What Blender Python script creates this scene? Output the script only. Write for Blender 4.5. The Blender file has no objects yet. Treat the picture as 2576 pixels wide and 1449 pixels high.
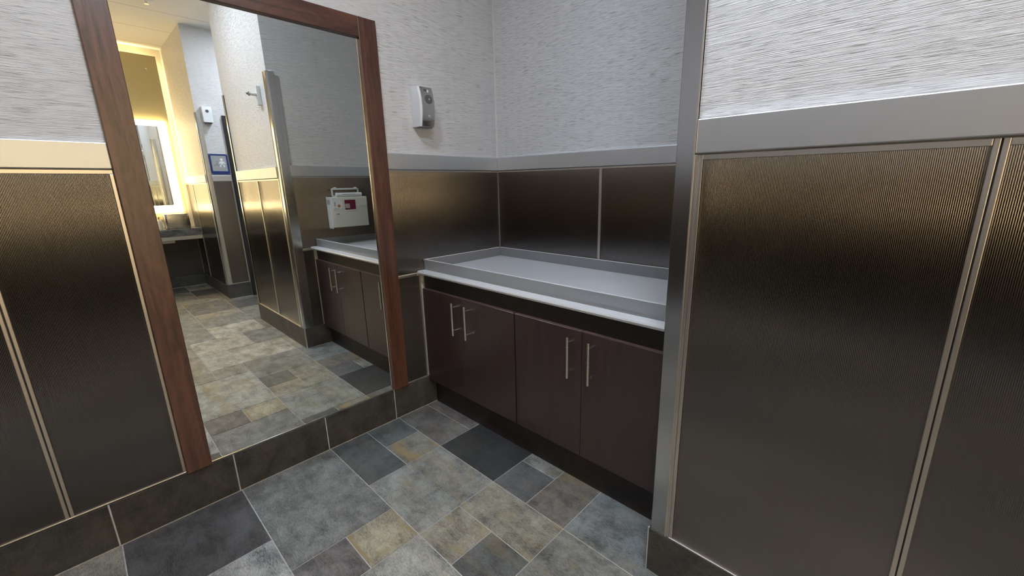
import bpy, bmesh, math, random
from mathutils import Matrix, Vector

# ------------------------------------------------------------------ camera, world, exposure
SC = bpy.context.scene
COL = SC.collection
W, H = 2576, 1449
CAM = dict(f=1043.242, x=2.0968, y=-1.9906, z=1.3510, yaw=0.74485, pitch=-0.24241, roll=-0.015086, px=40.66, py=-4.32)


def make_camera():
    cy, sy = math.cos(CAM['yaw']), math.sin(CAM['yaw'])
    cp, sp = math.cos(CAM['pitch']), math.sin(CAM['pitch'])
    fwd = Vector((-sy * cp, cy * cp, sp))
    right = Vector((cy, sy, 0))
    up = right.cross(fwd)
    cr, sr = math.cos(CAM['roll']), math.sin(CAM['roll'])
    r2 = cr * right + sr * up
    u2 = -sr * right + cr * up
    cd = bpy.data.cameras.new('camera')
    cd.sensor_fit = 'HORIZONTAL'
    cd.sensor_width = 36.0
    cd.lens = CAM['f'] / W * 36.0
    cd.shift_x = -CAM['px'] / W
    cd.shift_y = CAM['py'] / W
    cd.clip_start = 0.02
    o = bpy.data.objects.new('camera', cd)
    COL.objects.link(o)
    m = Matrix.Identity(4)
    for i in range(3):
        m[i][0], m[i][1], m[i][2] = r2[i], u2[i], -fwd[i]
    m[0][3], m[1][3], m[2][3] = CAM['x'], CAM['y'], CAM['z']
    o.matrix_world = m
    SC.camera = o


make_camera()
wd = bpy.data.worlds.new('world')
SC.world = wd
wd.use_nodes = True
wd.node_tree.nodes['Background'].inputs[0].default_value = (0, 0, 0, 1)
wd.node_tree.nodes['Background'].inputs[1].default_value = 0.0
SC.view_settings.view_transform = 'Standard'
SC.view_settings.look = 'None'
SC.view_settings.gamma = 1.0
SC.view_settings.use_curve_mapping = False
SC.view_settings.exposure = 0.34
try:
    SC.cycles.max_bounces = 10
    SC.cycles.diffuse_bounces = 5
    SC.cycles.glossy_bounces = 8
    SC.cycles.blur_glossy = 0.0
    SC.cycles.sample_clamp_indirect = 0.0
    SC.cycles.caustics_reflective = True
except Exception:
    pass

LAMP_COOL = 140.0        # radiance of the ceiling downlights
LAMP_WARM = 10.8         # radiance of the lit vanity mirror border
COOL = (0.82, 0.92, 1.07)
WARM = (1.0, 0.75, 0.40)
CEIL = 3.09
DOWNLIGHTS = [(1.10, -1.69), (2.13, -1.60), (3.40, -0.12)]
random.seed(7)

# ------------------------------------------------------------------ materials
MATS = {}


def nt(name):
    m = bpy.data.materials.new(name)
    m.use_nodes = True
    t = m.node_tree
    b = t.nodes['Principled BSDF']
    MATS[name] = m
    return m, t, b


def N(t, kind, **kw):
    n = t.nodes.new(kind)
    for k, v in kw.items():
        if k.startswith('i_'):
            key = k[2:]
            key = int(key) if key.isdigit() else key.replace('_', ' ')
            n.inputs[key].default_value = v
        else:
            setattr(n, k, v)
    return n


def L(t, a, b):
    t.links.new(a, b)


def plain(name, col, rough=0.5, metal=0.0, spec=0.5, noise=0.0, nscale=60.0, bump=0.0, bscale=300.0):
    m, t, b = nt(name)
    b.inputs['Base Color'].default_value = (*col, 1)
    b.inputs['Roughness'].default_value = rough
    b.inputs['Metallic'].default_value = metal
    b.inputs['Specular IOR Level'].default_value = spec
    tc = N(t, 'ShaderNodeTexCoord')
    if noise:
        n = N(t, 'ShaderNodeTexNoise', i_Scale=nscale, i_Detail=4.0)
        L(t, tc.outputs['Object'], n.inputs['Vector'])
        mr = N(t, 'ShaderNodeMapRange')
        mr.inputs['From Min'].default_value = 0.3
        mr.inputs['From Max'].default_value = 0.7
        mr.inputs['To Min'].default_value = 1 - noise
        mr.inputs['To Max'].default_value = 1 + noise
        L(t, n.outputs[0], mr.inputs[0])
        mx = N(t, 'ShaderNodeVectorMath', operation='SCALE')
        mx.inputs[0].default_value = col
        L(t, mr.outputs[0], mx.inputs['Scale'])
        L(t, mx.outputs[0], b.inputs['Base Color'])
    if bump:
        n2 = N(t, 'ShaderNodeTexNoise', i_Scale=bscale, i_Detail=3.0)
        L(t, tc.outputs['Object'], n2.inputs['Vector'])
        bp = N(t, 'ShaderNodeBump', i_Strength=bump, i_Distance=0.001)
        L(t, n2.outputs[0], bp.inputs['Height'])
        L(t, bp.outputs[0], b.inputs['Normal'])
    return m


def emit(name, col, strength):
    m = bpy.data.materials.new(name)
    m.use_nodes = True
    t = m.node_tree
    t.nodes.clear()
    e = N(t, 'ShaderNodeEmission')
    e.inputs[0].default_value = (*col, 1)
    e.inputs[1].default_value = strength
    o = N(t, 'ShaderNodeOutputMaterial')
    L(t, e.outputs[0], o.inputs[0])
    MATS[name] = m
    return m


def hz(t):
    """world position -> (run along the wall, height)"""
    g = N(t, 'ShaderNodeNewGeometry')
    s = N(t, 'ShaderNodeSeparateXYZ')
    L(t, g.outputs['Position'], s.inputs[0])
    a = N(t, 'ShaderNodeMath', operation='ADD')
    L(t, s.outputs[0], a.inputs[0])
    L(t, s.outputs[1], a.inputs[1])
    return g, s, a


def wallpaper(name, base, dark):
    m, t, b = nt(name)
    g, s, a = hz(t)
    # gentle wander of the grooves
    cw = N(t, 'ShaderNodeCombineXYZ')
    mw = N(t, 'ShaderNodeMath', operation='MULTIPLY', i_1=5.0)
    mw2 = N(t, 'ShaderNodeMath', operation='MULTIPLY', i_1=25.0)
    L(t, a.outputs[0], mw.inputs[0]); L(t, s.outputs[2], mw2.inputs[0])
    L(t, mw.outputs[0], cw.inputs[0]); L(t, mw2.outputs[0], cw.inputs[1])
    nw = N(t, 'ShaderNodeTexNoise', i_Scale=1.0, i_Detail=2.0)
    L(t, cw.outputs[0], nw.inputs['Vector'])
    wz = N(t, 'ShaderNodeMath', operation='MULTIPLY_ADD', i_1=0.0012)
    L(t, nw.outputs[0], wz.inputs[0]); L(t, s.outputs[2], wz.inputs[2])
    layers = []
    for fh, fz, det in ((4.0, 520.0, 3.0), (17.0, 720.0, 2.5), (350.0, 800.0, 2.0)):
        c = N(t, 'ShaderNodeCombineXYZ')
        m1 = N(t, 'ShaderNodeMath', operation='MULTIPLY', i_1=fh)
        m2 = N(t, 'ShaderNodeMath', operation='MULTIPLY', i_1=fz)
        L(t, a.outputs[0], m1.inputs[0]); L(t, wz.outputs[0], m2.inputs[0])
        L(t, m1.outputs[0], c.inputs[0]); L(t, m2.outputs[0], c.inputs[1])
        n = N(t, 'ShaderNodeTexNoise', i_Scale=1.0, i_Detail=det, i_Roughness=0.55)
        L(t, c.outputs[0], n.inputs['Vector'])
        layers.append(n)
    # deep strokes where the coarse layer dips
    r = N(t, 'ShaderNodeValToRGB')
    r.color_ramp.elements[0].position = 0.30
    r.color_ramp.elements[0].color = (0, 0, 0, 1)
    r.color_ramp.elements[1].position = 0.42
    r.color_ramp.elements[1].color = (1, 1, 1, 1)
    L(t, layers[1].outputs[0], r.inputs[0])
    mix = N(t, 'ShaderNodeMix', data_type='RGBA')
    mix.inputs[6].default_value = (*dark, 1)
    mix.inputs[7].default_value = (*base, 1)
    L(t, r.outputs[0], mix.inputs[0])
    L(t, mix.outputs[2], b.inputs['Base Color'])
    h1 = N(t, 'ShaderNodeMath', operation='MULTIPLY_ADD', i_1=2.2)
    L(t, layers[0].outputs[0], h1.inputs[0]); L(t, r.outputs[0], h1.inputs[2])
    h2 = N(t, 'ShaderNodeMath', operation='MULTIPLY_ADD', i_1=0.25)
    L(t, layers[2].outputs[0], h2.inputs[0]); L(t, h1.outputs[0], h2.inputs[2])
    bp = N(t, 'ShaderNodeBump', i_Strength=1.0, i_Distance=0.0014)
    L(t, h2.outputs[0], bp.inputs['Height'])
    L(t, bp.outputs[0], b.inputs['Normal'])
    b.inputs['Roughness'].default_value = 0.42
    b.inputs['Specular IOR Level'].default_value = 0.45
    return m


def ribbed(name, col, pitch=0.0032):
    """vertically fluted metal laminate"""
    m, t, b = nt(name)
    g, s, a = hz(t)
    f = N(t, 'ShaderNodeMath', operation='MULTIPLY', i_1=1.0 / pitch)
    L(t, a.outputs[0], f.inputs[0])
    fr = N(t, 'ShaderNodeMath', operation='FRACT')
    L(t, f.outputs[0], fr.inputs[0])
    ce = N(t, 'ShaderNodeMath', operation='MULTIPLY_ADD', i_1=2.0, i_2=-1.0)
    L(t, fr.outputs[0], ce.inputs[0])
    sn = N(t, 'ShaderNodeMath', operation='POWER', i_1=2.0)
    ab = N(t, 'ShaderNodeMath', operation='ABSOLUTE')
    L(t, ce.outputs[0], ab.inputs[0])
    L(t, ab.outputs[0], sn.inputs[0])
    bp = N(t, 'ShaderNodeBump', i_Strength=1.0, i_Distance=-0.0005)
    L(t, sn.outputs[0], bp.inputs['Height'])
    L(t, bp.outputs[0], b.inputs['Normal'])
    # wiped, slightly uneven lacquer
    c = N(t, 'ShaderNodeTexNoise', i_Scale=4.0, i_Detail=5.0)
    L(t, g.outputs['Position'], c.inputs['Vector'])
    mr = N(t, 'ShaderNodeMapRange')
    mr.inputs['From Min'].default_value = 0.3; mr.inputs['From Max'].default_value = 0.7
    mr.inputs['To Min'].default_value = 0.19; mr.inputs['To Max'].default_value = 0.24
    L(t, c.outputs[0], mr.inputs[0])
    L(t, mr.outputs[0], b.inputs['Roughness'])
    b.inputs['Base Color'].default_value = (*col, 1)
    b.inputs['Metallic'].default_value = 1.0
    b.inputs['Anisotropic'].default_value = 0.6
    b.inputs['Anisotropic Rotation'].default_value = 0.0
    tg = N(t, 'ShaderNodeTangent', direction_type='UV_MAP', uv_map='UVMap')
    L(t, tg.outputs[0], b.inputs['Tangent'])
    return m


def brushed(name, col, rough=0.35, aniso=0.6, vertical=False, streak=0.06):
    m, t, b = nt(name)
    g, s, a = hz(t)
    c = N(t, 'ShaderNodeCombineXYZ')
    k1, k2 = (900.0, 3.0) if vertical else (3.0, 900.0)
    m1 = N(t, 'ShaderNodeMath', operation='MULTIPLY', i_1=k1)
    m2 = N(t, 'ShaderNodeMath', operation='MULTIPLY', i_1=k2)
    L(t, a.outputs[0], m1.inputs[0]); L(t, s.outputs[2], m2.inputs[0])
    L(t, m1.outputs[0], c.inputs[0]); L(t, m2.outputs[0], c.inputs[1])
    n = N(t, 'ShaderNodeTexNoise', i_Scale=1.0, i_Detail=2.0)
    L(t, c.outputs[0], n.inputs['Vector'])
    mr = N(t, 'ShaderNodeMapRange')
    mr.inputs['To Min'].default_value = rough - streak; mr.inputs['To Max'].default_value = rough + streak
    L(t, n.outputs[0], mr.inputs[0]); L(t, mr.outputs[0], b.inputs['Roughness'])
    b.inputs['Base Color'].default_value = (*col, 1)
    b.inputs['Metallic'].default_value = 1.0
    b.inputs['Anisotropic'].default_value = aniso
    if aniso:
        tg = N(t, 'ShaderNodeTangent', direction_type='UV_MAP', uv_map='UVMap')
        L(t, tg.outputs[0], b.inputs['Tangent'])
    return m


def slate(name, attr=True, base=(0.05, 0.047, 0.042)):
    m, t, b = nt(name)
    g = N(t, 'ShaderNodeNewGeometry')
    n1 = N(t, 'ShaderNodeTexNoise', i_Scale=9.0, i_Detail=9.0, i_Roughness=0.68, i_Distortion=0.35)
    L(t, g.outputs['Position'], n1.inputs['Vector'])
    n2 = N(t, 'ShaderNodeTexNoise', i_Scale=150.0, i_Detail=6.0, i_Roughness=0.72, i_Distortion=0.5)
    mp = N(t, 'ShaderNodeMapping')
    mp.inputs['Scale'].default_value = (0.45, 1.7, 1.0)
    mp.inputs['Rotation'].default_value = (0, 0, 0.35)
    L(t, g.outputs['Position'], mp.inputs['Vector'])
    L(t, mp.outputs[0], n2.inputs['Vector'])
    # flaked cleft: voronoi-like plates breaking up the face
    vo = N(t, 'ShaderNodeTexVoronoi', i_Scale=26.0, feature='F1')
    vo.inputs['Randomness'].default_value = 1.0
    nd = N(t, 'ShaderNodeVectorMath', operation='MULTIPLY_ADD')
    nd.inputs[1].default_value = (0.06, 0.06, 0.06)
    L(t, n1.outputs['Color'], nd.inputs[0]); L(t, mp.outputs[0], nd.inputs[2])
    L(t, nd.outputs[0], vo.inputs['Vector'])
    vs = N(t, 'ShaderNodeSeparateColor')
    L(t, vo.outputs['Color'], vs.inputs[0])
    pl = N(t, 'ShaderNodeMath', operation='MULTIPLY_ADD', i_1=0.11)
    L(t, vs.outputs[0], pl.inputs[0]); L(t, n1.outputs[0], pl.inputs[2])
    ad = N(t, 'ShaderNodeMath', operation='MULTIPLY_ADD', i_1=1.0)
    L(t, n2.outputs[0], ad.inputs[0]); L(t, pl.outputs[0], ad.inputs[2])
    mr = N(t, 'ShaderNodeMapRange')
    mr.inputs['From Min'].default_value = 0.78; mr.inputs['From Max'].default_value = 1.32
    mr.inputs['To Min'].default_value = 0.25; mr.inputs['To Max'].default_value = 1.95
    L(t, ad.outputs[0], mr.inputs[0])
    sc = N(t, 'ShaderNodeVectorMath', operation='SCALE')
    sc.inputs[0].default_value = base
    L(t, mr.outputs[0], sc.inputs['Scale'])
    out = sc.outputs[0]
    # ochre mineral stains, stronger on some tiles
    n3 = N(t, 'ShaderNodeTexNoise', i_Scale=5.5, i_Detail=5.0, i_Distortion=1.4)
    L(t, mp.outputs[0], n3.inputs['Vector'])
    sm = N(t, 'ShaderNodeMath', operation='SUBTRACT', i_1=0.52)
    L(t, n3.outputs[0], sm.inputs[0])
    mu = N(t, 'ShaderNodeMath', operation='MULTIPLY', i_1=9.0, use_clamp=True)
    L(t, sm.outputs[0], mu.inputs[0])
    mx = N(t, 'ShaderNodeMix', data_type='RGBA')
    mx.inputs[7].default_value = (0.33, 0.24, 0.11, 1)
    L(t, out, mx.inputs[6])
    if attr:
        at = N(t, 'ShaderNodeAttribute', attribute_name='tile')
        L(t, at.outputs['Color'], sc.inputs[0])
        m3 = N(t, 'ShaderNodeMath', operation='MULTIPLY')
        L(t, mu.outputs[0], m3.inputs[0]); L(t, at.outputs['Alpha'], m3.inputs[1])
        L(t, m3.outputs[0], mx.inputs[0])
    else:
        m3 = N(t, 'ShaderNodeMath', operation='MULTIPLY', i_1=0.05)
        L(t, mu.outputs[0], m3.inputs[0])
        L(t, m3.outputs[0], mx.inputs[0])
    L(t, mx.outputs[2], b.inputs['Base Color'])
    bp = N(t, 'ShaderNodeBump', i_Strength=0.8, i_Distance=0.0045)
    L(t, ad.outputs[0], bp.inputs['Height'])
    L(t, bp.outputs[0], b.inputs['Normal'])
    rr = N(t, 'ShaderNodeMapRange')
    rr.inputs['To Min'].default_value = 0.28; rr.inputs['To Max'].default_value = 0.55
    L(t, n2.outputs[0], rr.inputs[0]); L(t, rr.outputs[0], b.inputs['Roughness'])
    b.inputs['Specular IOR Level'].default_value = 0.55
    return m


def wood(name, c1, c2, axis, rough=0.35, scale=1.0, bump=0.15, figure=0.05):
    """stained timber, grain running along axis ('x','y','z')"""
    m, t, b = nt(name)
    tc = N(t, 'ShaderNodeTexCoord')
    mp = N(t, 'ShaderNodeMapping')
    s = [26.0 * scale] * 3
    s['xyz'.index(axis)] = 1.6 * scale
    mp.inputs['Scale'].default_value = s
    L(t, tc.outputs['Object'], mp.inputs['Vector'])
    n = N(t, 'ShaderNodeTexNoise', i_Scale=1.0, i_Detail=6.0, i_Roughness=0.6, i_Distortion=1.6)
    L(t, mp.outputs[0], n.inputs['Vector'])
    mp2 = N(t, 'ShaderNodeMapping')
    s2 = [7.0 * scale] * 3
    s2['xyz'.index(axis)] = 2.0 * scale
    mp2.inputs['Scale'].default_value = s2
    L(t, tc.outputs['Object'], mp2.inputs['Vector'])
    n2 = N(t, 'ShaderNodeTexNoise', i_Scale=1.0, i_Detail=3.0, i_Distortion=2.5)
    L(t, mp2.outputs[0], n2.inputs['Vector'])
    wv = N(t, 'ShaderNodeMath', operation='SINE')
    wm = N(t, 'ShaderNodeMath', operation='MULTIPLY', i_1=34.0)
    L(t, n2.outputs[0], wm.inputs[0]); L(t, wm.outputs[0], wv.inputs[0])
    wa = N(t, 'ShaderNodeMath', operation='MULTIPLY_ADD', i_1=figure, i_2=0.30)
    L(t, wv.outputs[0], wa.inputs[0])
    av = N(t, 'ShaderNodeMath', operation='ADD')
    L(t, wa.outputs[0], av.inputs[0]); L(t, n.outputs[0], av.inputs[1])
    r = N(t, 'ShaderNodeValToRGB')
    r.color_ramp.elements[0].position = 0.55; r.color_ramp.elements[0].color = (*c1, 1)
    r.color_ramp.elements[1].position = 1.0; r.color_ramp.elements[1].color = (*c2, 1)
    L(t, av.outputs[0], r.inputs[0])
    L(t, r.outputs[0], b.inputs['Base Color'])
    bp = N(t, 'ShaderNodeBump', i_Strength=bump, i_Distance=0.002)
    L(t, n.outputs[0], bp.inputs['Height'])
    L(t, bp.outputs[0], b.inputs['Normal'])
    b.inputs['Roughness'].default_value = rough
    b.inputs['Specular IOR Level'].default_value = 0.75
    return m


wallpaper('wallpaper', (0.71, 0.70, 0.70), (0.46, 0.44, 0.42))
ribbed('ribbed_metal', (0.195, 0.182, 0.180))
brushed('rail_metal', (0.60, 0.63, 0.68), 0.42, 0.5)
brushed('trim_metal', (0.60, 0.56, 0.52), 0.36, 0.0)
brushed('guard_metal', (0.52, 0.535, 0.56), 0.23, 0.55, True)
brushed('handle_metal', (0.72, 0.70, 0.66), 0.25, 0.0)
brushed('steel_box', (0.55, 0.53, 0.50), 0.25, 0.3)
slate('slate_floor', True)
slate('slate_base', False, (0.044, 0.041, 0.038))
plain('espresso_kick', (0.020, 0.014, 0.013), 0.5, noise=0.5, nscale=9)
plain('door_edge', (0.11, 0.062, 0.060), 0.4, noise=0.2, nscale=30)
plain('grout', (0.46, 0.44, 0.43), 0.9, noise=0.15, nscale=40, bump=0.2)
plain('ceiling_white', (0.74, 0.73, 0.70), 0.8, bump=0.1, bscale=120)
plain('olive_paint', (0.58, 0.50, 0.27), 0.5, noise=0.04, nscale=3)
plain('cream_paint', (0.72, 0.68, 0.58), 0.6, bump=0.1, bscale=150)
plain('black_paint', (0.012, 0.012, 0.013), 0.4, bump=0.05)
plain('black_recess', (0.012, 0.010, 0.010), 0.5, noise=0.2)
plain('white_plastic', (0.74, 0.76, 0.78), 0.35, bump=0.04)
plain('cream_plastic', (0.66, 0.66, 0.58), 0.4, bump=0.05)
plain('offwhite_plastic', (0.64, 0.66, 0.64), 0.4, bump=0.05)
plain('grey_plastic', (0.10, 0.10, 0.105), 0.3, bump=0.03)
plain('solid_surface', (0.58, 0.59, 0.605), 0.28, noise=0.03, nscale=200)
plain('blue_enamel', (0.012, 0.035, 0.17), 0.3, noise=0.05)
plain('sign_silver', (0.42, 0.46, 0.50), 0.35, 0.6, noise=0.08, nscale=8)
plain('sign_pale', (0.80, 0.83, 0.86), 0.4, noise=0.02)
plain('sign_grey', (0.26, 0.29, 0.32), 0.4, noise=0.02)
plain('maroon_label', (0.16, 0.012, 0.035), 0.4, noise=0.1)
plain('pale_label', (0.42, 0.36, 0.33), 0.5, noise=0.1)
plain('orange_plastic', (0.50, 0.13, 0.02), 0.4, noise=0.05)
plain('ink_grey', (0.22, 0.22, 0.22), 0.6, noise=0.1)
plain('vanity_stone', (0.12, 0.125, 0.13), 0.22, noise=0.6, nscale=14)
plain('dark_wall', (0.035, 0.033, 0.032), 0.4, noise=0.2, nscale=8)
plain('chrome', (0.75, 0.75, 0.75), 0.12, 1.0, noise=0.02)
wood('frame_wood_upright', (0.026, 0.010, 0.007), (0.135, 0.054, 0.033), 'z', 0.34)
wood('frame_wood_level', (0.026, 0.010, 0.007), (0.135, 0.054, 0.033), 'y', 0.34)
wood('espresso_door', (0.024, 0.013, 0.013), (0.046, 0.026, 0.025), 'z', 0.33, 2.2, 0.06, 0.02)
emit('lamp_cool', COOL, LAMP_COOL)
emit('lamp_cool_dim', COOL, LAMP_COOL * 0.80)
emit('lamp_cool_wide', COOL, LAMP_COOL * 1.12 * (0.12 / 0.17) ** 2)
emit('lamp_warm', WARM, LAMP_WARM)
emit('led_warm', WARM, LAMP_WARM * 1.6)

m, t, b = nt('mirror_glass')
b.inputs['Base Color'].default_value = (0.84, 0.86, 0.83, 1)
b.inputs['Metallic'].default_value = 1.0
b.inputs['Roughness'].default_value = 0.0
tcn = N(t, 'ShaderNodeTexCoord')
nn = N(t, 'ShaderNodeTexNoise', i_Scale=3.0)
L(t, tcn.outputs['Object'], nn.inputs['Vector'])
mrn = N(t, 'ShaderNodeMapRange')
mrn.inputs['To Min'].default_value = 0.0; mrn.inputs['To Max'].default_value = 0.004
L(t, nn.outputs[0], mrn.inputs[0]); L(t, mrn.outputs[0], b.inputs['Roughness'])

m, t, b = nt('clear_acrylic')
b.inputs['Base Color'].default_value = (0.36, 0.365, 0.375, 1)
b.inputs['Roughness'].default_value = 0.12
tr = N(t, 'ShaderNodeBsdfTransparent')
tr.inputs[0].default_value = (0.80, 0.81, 0.82, 1)
lw = N(t, 'ShaderNodeLayerWeight', i_Blend=0.35)
mrr = N(t, 'ShaderNodeMapRange')
mrr.inputs['To Min'].default_value = 0.42; mrr.inputs['To Max'].default_value = 0.85
L(t, lw.outputs['Facing'], mrr.inputs[0])
ms = N(t, 'ShaderNodeMixShader')
L(t, mrr.outputs[0], ms.inputs[0]); L(t, tr.outputs[0], ms.inputs[1]); L(t, b.outputs[0], ms.inputs[2])
L(t, ms.outputs[0], t.nodes['Material Output'].inputs[0])

# ceiling: wide lay-in panels with fine dark seams
m, t, b = nt('ceiling_panels')
g = N(t, 'ShaderNodeNewGeometry'); s = N(t, 'ShaderNodeSeparateXYZ')
L(t, g.outputs['Position'], s.inputs[0])
a1 = N(t, 'ShaderNodeMath', operation='ADD', i_1=-5.17 + 67.0)
L(t, s.outputs[0], a1.inputs[0])
md = N(t, 'ShaderNodeMath', operation='MODULO', i_1=0.67)
L(t, a1.outputs[0], md.inputs[0])
lt = N(t, 'ShaderNodeMath', operation='LESS_THAN', i_1=0.012)
L(t, md.outputs[0], lt.inputs[0])
mx = N(t, 'ShaderNodeMix', data_type='RGBA')
mx.inputs[6].default_value = (0.80, 0.79, 0.77, 1); mx.inputs[7].default_value = (0.50, 0.47, 0.41, 1)
L(t, lt.outputs[0], mx.inputs[0]); L(t, mx.outputs[2], b.inputs['Base Color'])
b.inputs['Roughness'].default_value = 0.85


# ------------------------------------------------------------------ mesh helpers
class MB:
    """collects shapes into one mesh object"""

    def __init__(self):
        self.bm = bmesh.new()

    def box(self, x0, x1, y0, y1, z0, z1, bev=0.0, seg=2):
        vs = [self.bm.verts.new((x, y, z)) for z in (z0, z1) for y in (y0, y1) for x in (x0, x1)]
        idx = [(0, 2, 3, 1), (4, 5, 7, 6), (0, 1, 5, 4), (2, 6, 7, 3), (0, 4, 6, 2), (1, 3, 7, 5)]
        fs = [self.bm.faces.new([vs[i] for i in q]) for q in idx]
        if bev:
            es = set(e for f in fs for e in f.edges)
            bmesh.ops.bevel(self.bm, geom=list(es), offset=bev, segments=seg, affect='EDGES', profile=0.5)
        return self

    def prism(self, pts, lo, hi, axis='z', bev=0.0):
        """closed outline pts extruded along axis from lo to hi"""
        def P(p, h):
            return {'z': (p[0], p[1], h), 'y': (p[0], h, p[1]), 'x': (h, p[0], p[1])}[axis]
        a = [self.bm.verts.new(P(p, lo)) for p in pts]
        c = [self.bm.verts.new(P(p, hi)) for p in pts]
        n = len(pts)
        fs = [self.bm.faces.new(a[::-1]), self.bm.faces.new(c)]
        for i in range(n):
            fs.append(self.bm.faces.new((a[i], a[(i + 1) % n], c[(i + 1) % n], c[i])))
        if bev:
            es = set(fs[0].edges) | set(fs[1].edges)
            bmesh.ops.bevel(self.bm, geom=list(es), offset=bev, segments=2, affect='EDGES', profile=0.5)
        return self

    def cyl(self, p0, p1, r0, r1=None, seg=20, cap=True):
        r1 = r0 if r1 is None else r1
        p0, p1 = Vector(p0), Vector(p1)
        d = (p1 - p0).normalized()
        u = d.orthogonal().normalized()
        v = d.cross(u)
        rings = []
        for p, r in ((p0, r0), (p1, r1)):
            rings.append([self.bm.verts.new(p + r * (math.cos(2 * math.pi * k / seg) * u + math.sin(2 * math.pi * k / seg) * v)) for k in range(seg)])
        for k in range(seg):
            self.bm.faces.new((rings[0][k], rings[0][(k + 1) % seg], rings[1][(k + 1) % seg], rings[1][k]))
        if cap:
            self.bm.faces.new(rings[0][::-1]); self.bm.faces.new(rings[1])
        return self

    def lathe(self, centre, axis, prof, seg=28):
        """prof = [(distance along axis, radius)]"""
        c = Vector(centre); d = Vector(axis).normalized(); u = d.orthogonal().normalized(); v = d.cross(u)
        rings = []
        for h, r in prof:
            rings.append([self.bm.verts.new(c + d * h + max(r, 1e-5) * (math.cos(2 * math.pi * k / seg) * u + math.sin(2 * math.pi * k / seg) * v)) for k in range(seg)])
        for i in range(len(rings) - 1):
            for k in range(seg):
                self.bm.faces.new((rings[i][k], rings[i][(k + 1) % seg], rings[i + 1][(k + 1) % seg], rings[i + 1][k]))
        self.bm.faces.new(rings[0][::-1]); self.bm.faces.new(rings[-1])
        return self

    def build(self, name, mat, parent=None, smooth=False, shift=None):
        bm = self.bm
        bmesh.ops.recalc_face_normals(bm, faces=bm.faces)
        uv = bm.loops.layers.uv.new('UVMap')
        for f in bm.faces:
            n = f.normal
            ax = max(range(3), key=lambda i: abs(n[i]))
            for lp in f.loops:
                c = lp.vert.co
                lp[uv].uv = {0: (c.y, c.z), 1: (c.x, c.z), 2: (c.x, c.y)}[ax]
        me = bpy.data.meshes.new(name)
        bm.to_mesh(me); bm.free()
        me.materials.append(MATS[mat])
        if smooth:
            for p in me.polygons:
                p.use_smooth = True
            me.set_sharp_from_angle(angle=math.radians(38))
        o = bpy.data.objects.new(name, me)
        COL.objects.link(o)
        if parent is not None:
            o.parent = parent
            o.matrix_parent_inverse = Matrix.Translation(-parent.location)
        return o


def B(x0, x1, y0, y1, z0, z1, bev=0.0, seg=2):
    return MB().box(x0, x1, y0, y1, z0, z1, bev, seg)


def empty(name, loc, label, cat, group=None):
    o = bpy.data.objects.new(name, None)
    COL.objects.link(o)
    o.location = loc
    o.empty_display_size = 0.05
    return tag(o, label, cat, group)


def tag(o, label, cat, group=None):
    o['label'] = label; o['category'] = cat
    if group:
        o['group'] = group
    return o


def struct(o, label=None):
    o['kind'] = 'structure'
    if label:
        o['label'] = label
    return o


def text_mesh(name, body, size, mat, parent, mw, depth=0.0003):
    cu = bpy.data.curves.new(name, 'FONT')
    cu.body = body; cu.size = size; cu.extrude = depth
    cu.align_x = 'CENTER'; cu.align_y = 'CENTER'
    o = bpy.data.objects.new(name, cu)
    COL.objects.link(o)
    bpy.context.view_layer.update()
    dg = bpy.context.evaluated_depsgraph_get()
    me = bpy.data.meshes.new_from_object(o.evaluated_get(dg))
    bpy.data.objects.remove(o)
    me.name = name
    me.transform(mw)
    me.materials.clear(); me.materials.append(MATS[mat])
    o = bpy.data.objects.new(name, me)
    COL.objects.link(o)
    o.parent = parent
    o.matrix_parent_inverse = Matrix.Translation(-parent.location)
    return o


# ------------------------------------------------------------------ main dimensions
D = 0.82            # front plane of the right hand wall (y = -D)
LX = 1.59           # alcove side wall
L2 = 2.84           # end of the right hand wall
L3 = 4.08           # wall with the sign
XV = 5.40           # vanity wall
ZB, ZBR = 0.192, 0.180
R0, R1 = 1.4217, 1.509
A0, A1 = 1.437, 1.519
YF = -3.4           # wall behind the camera
YK = 1.6            # end of the passage

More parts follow.
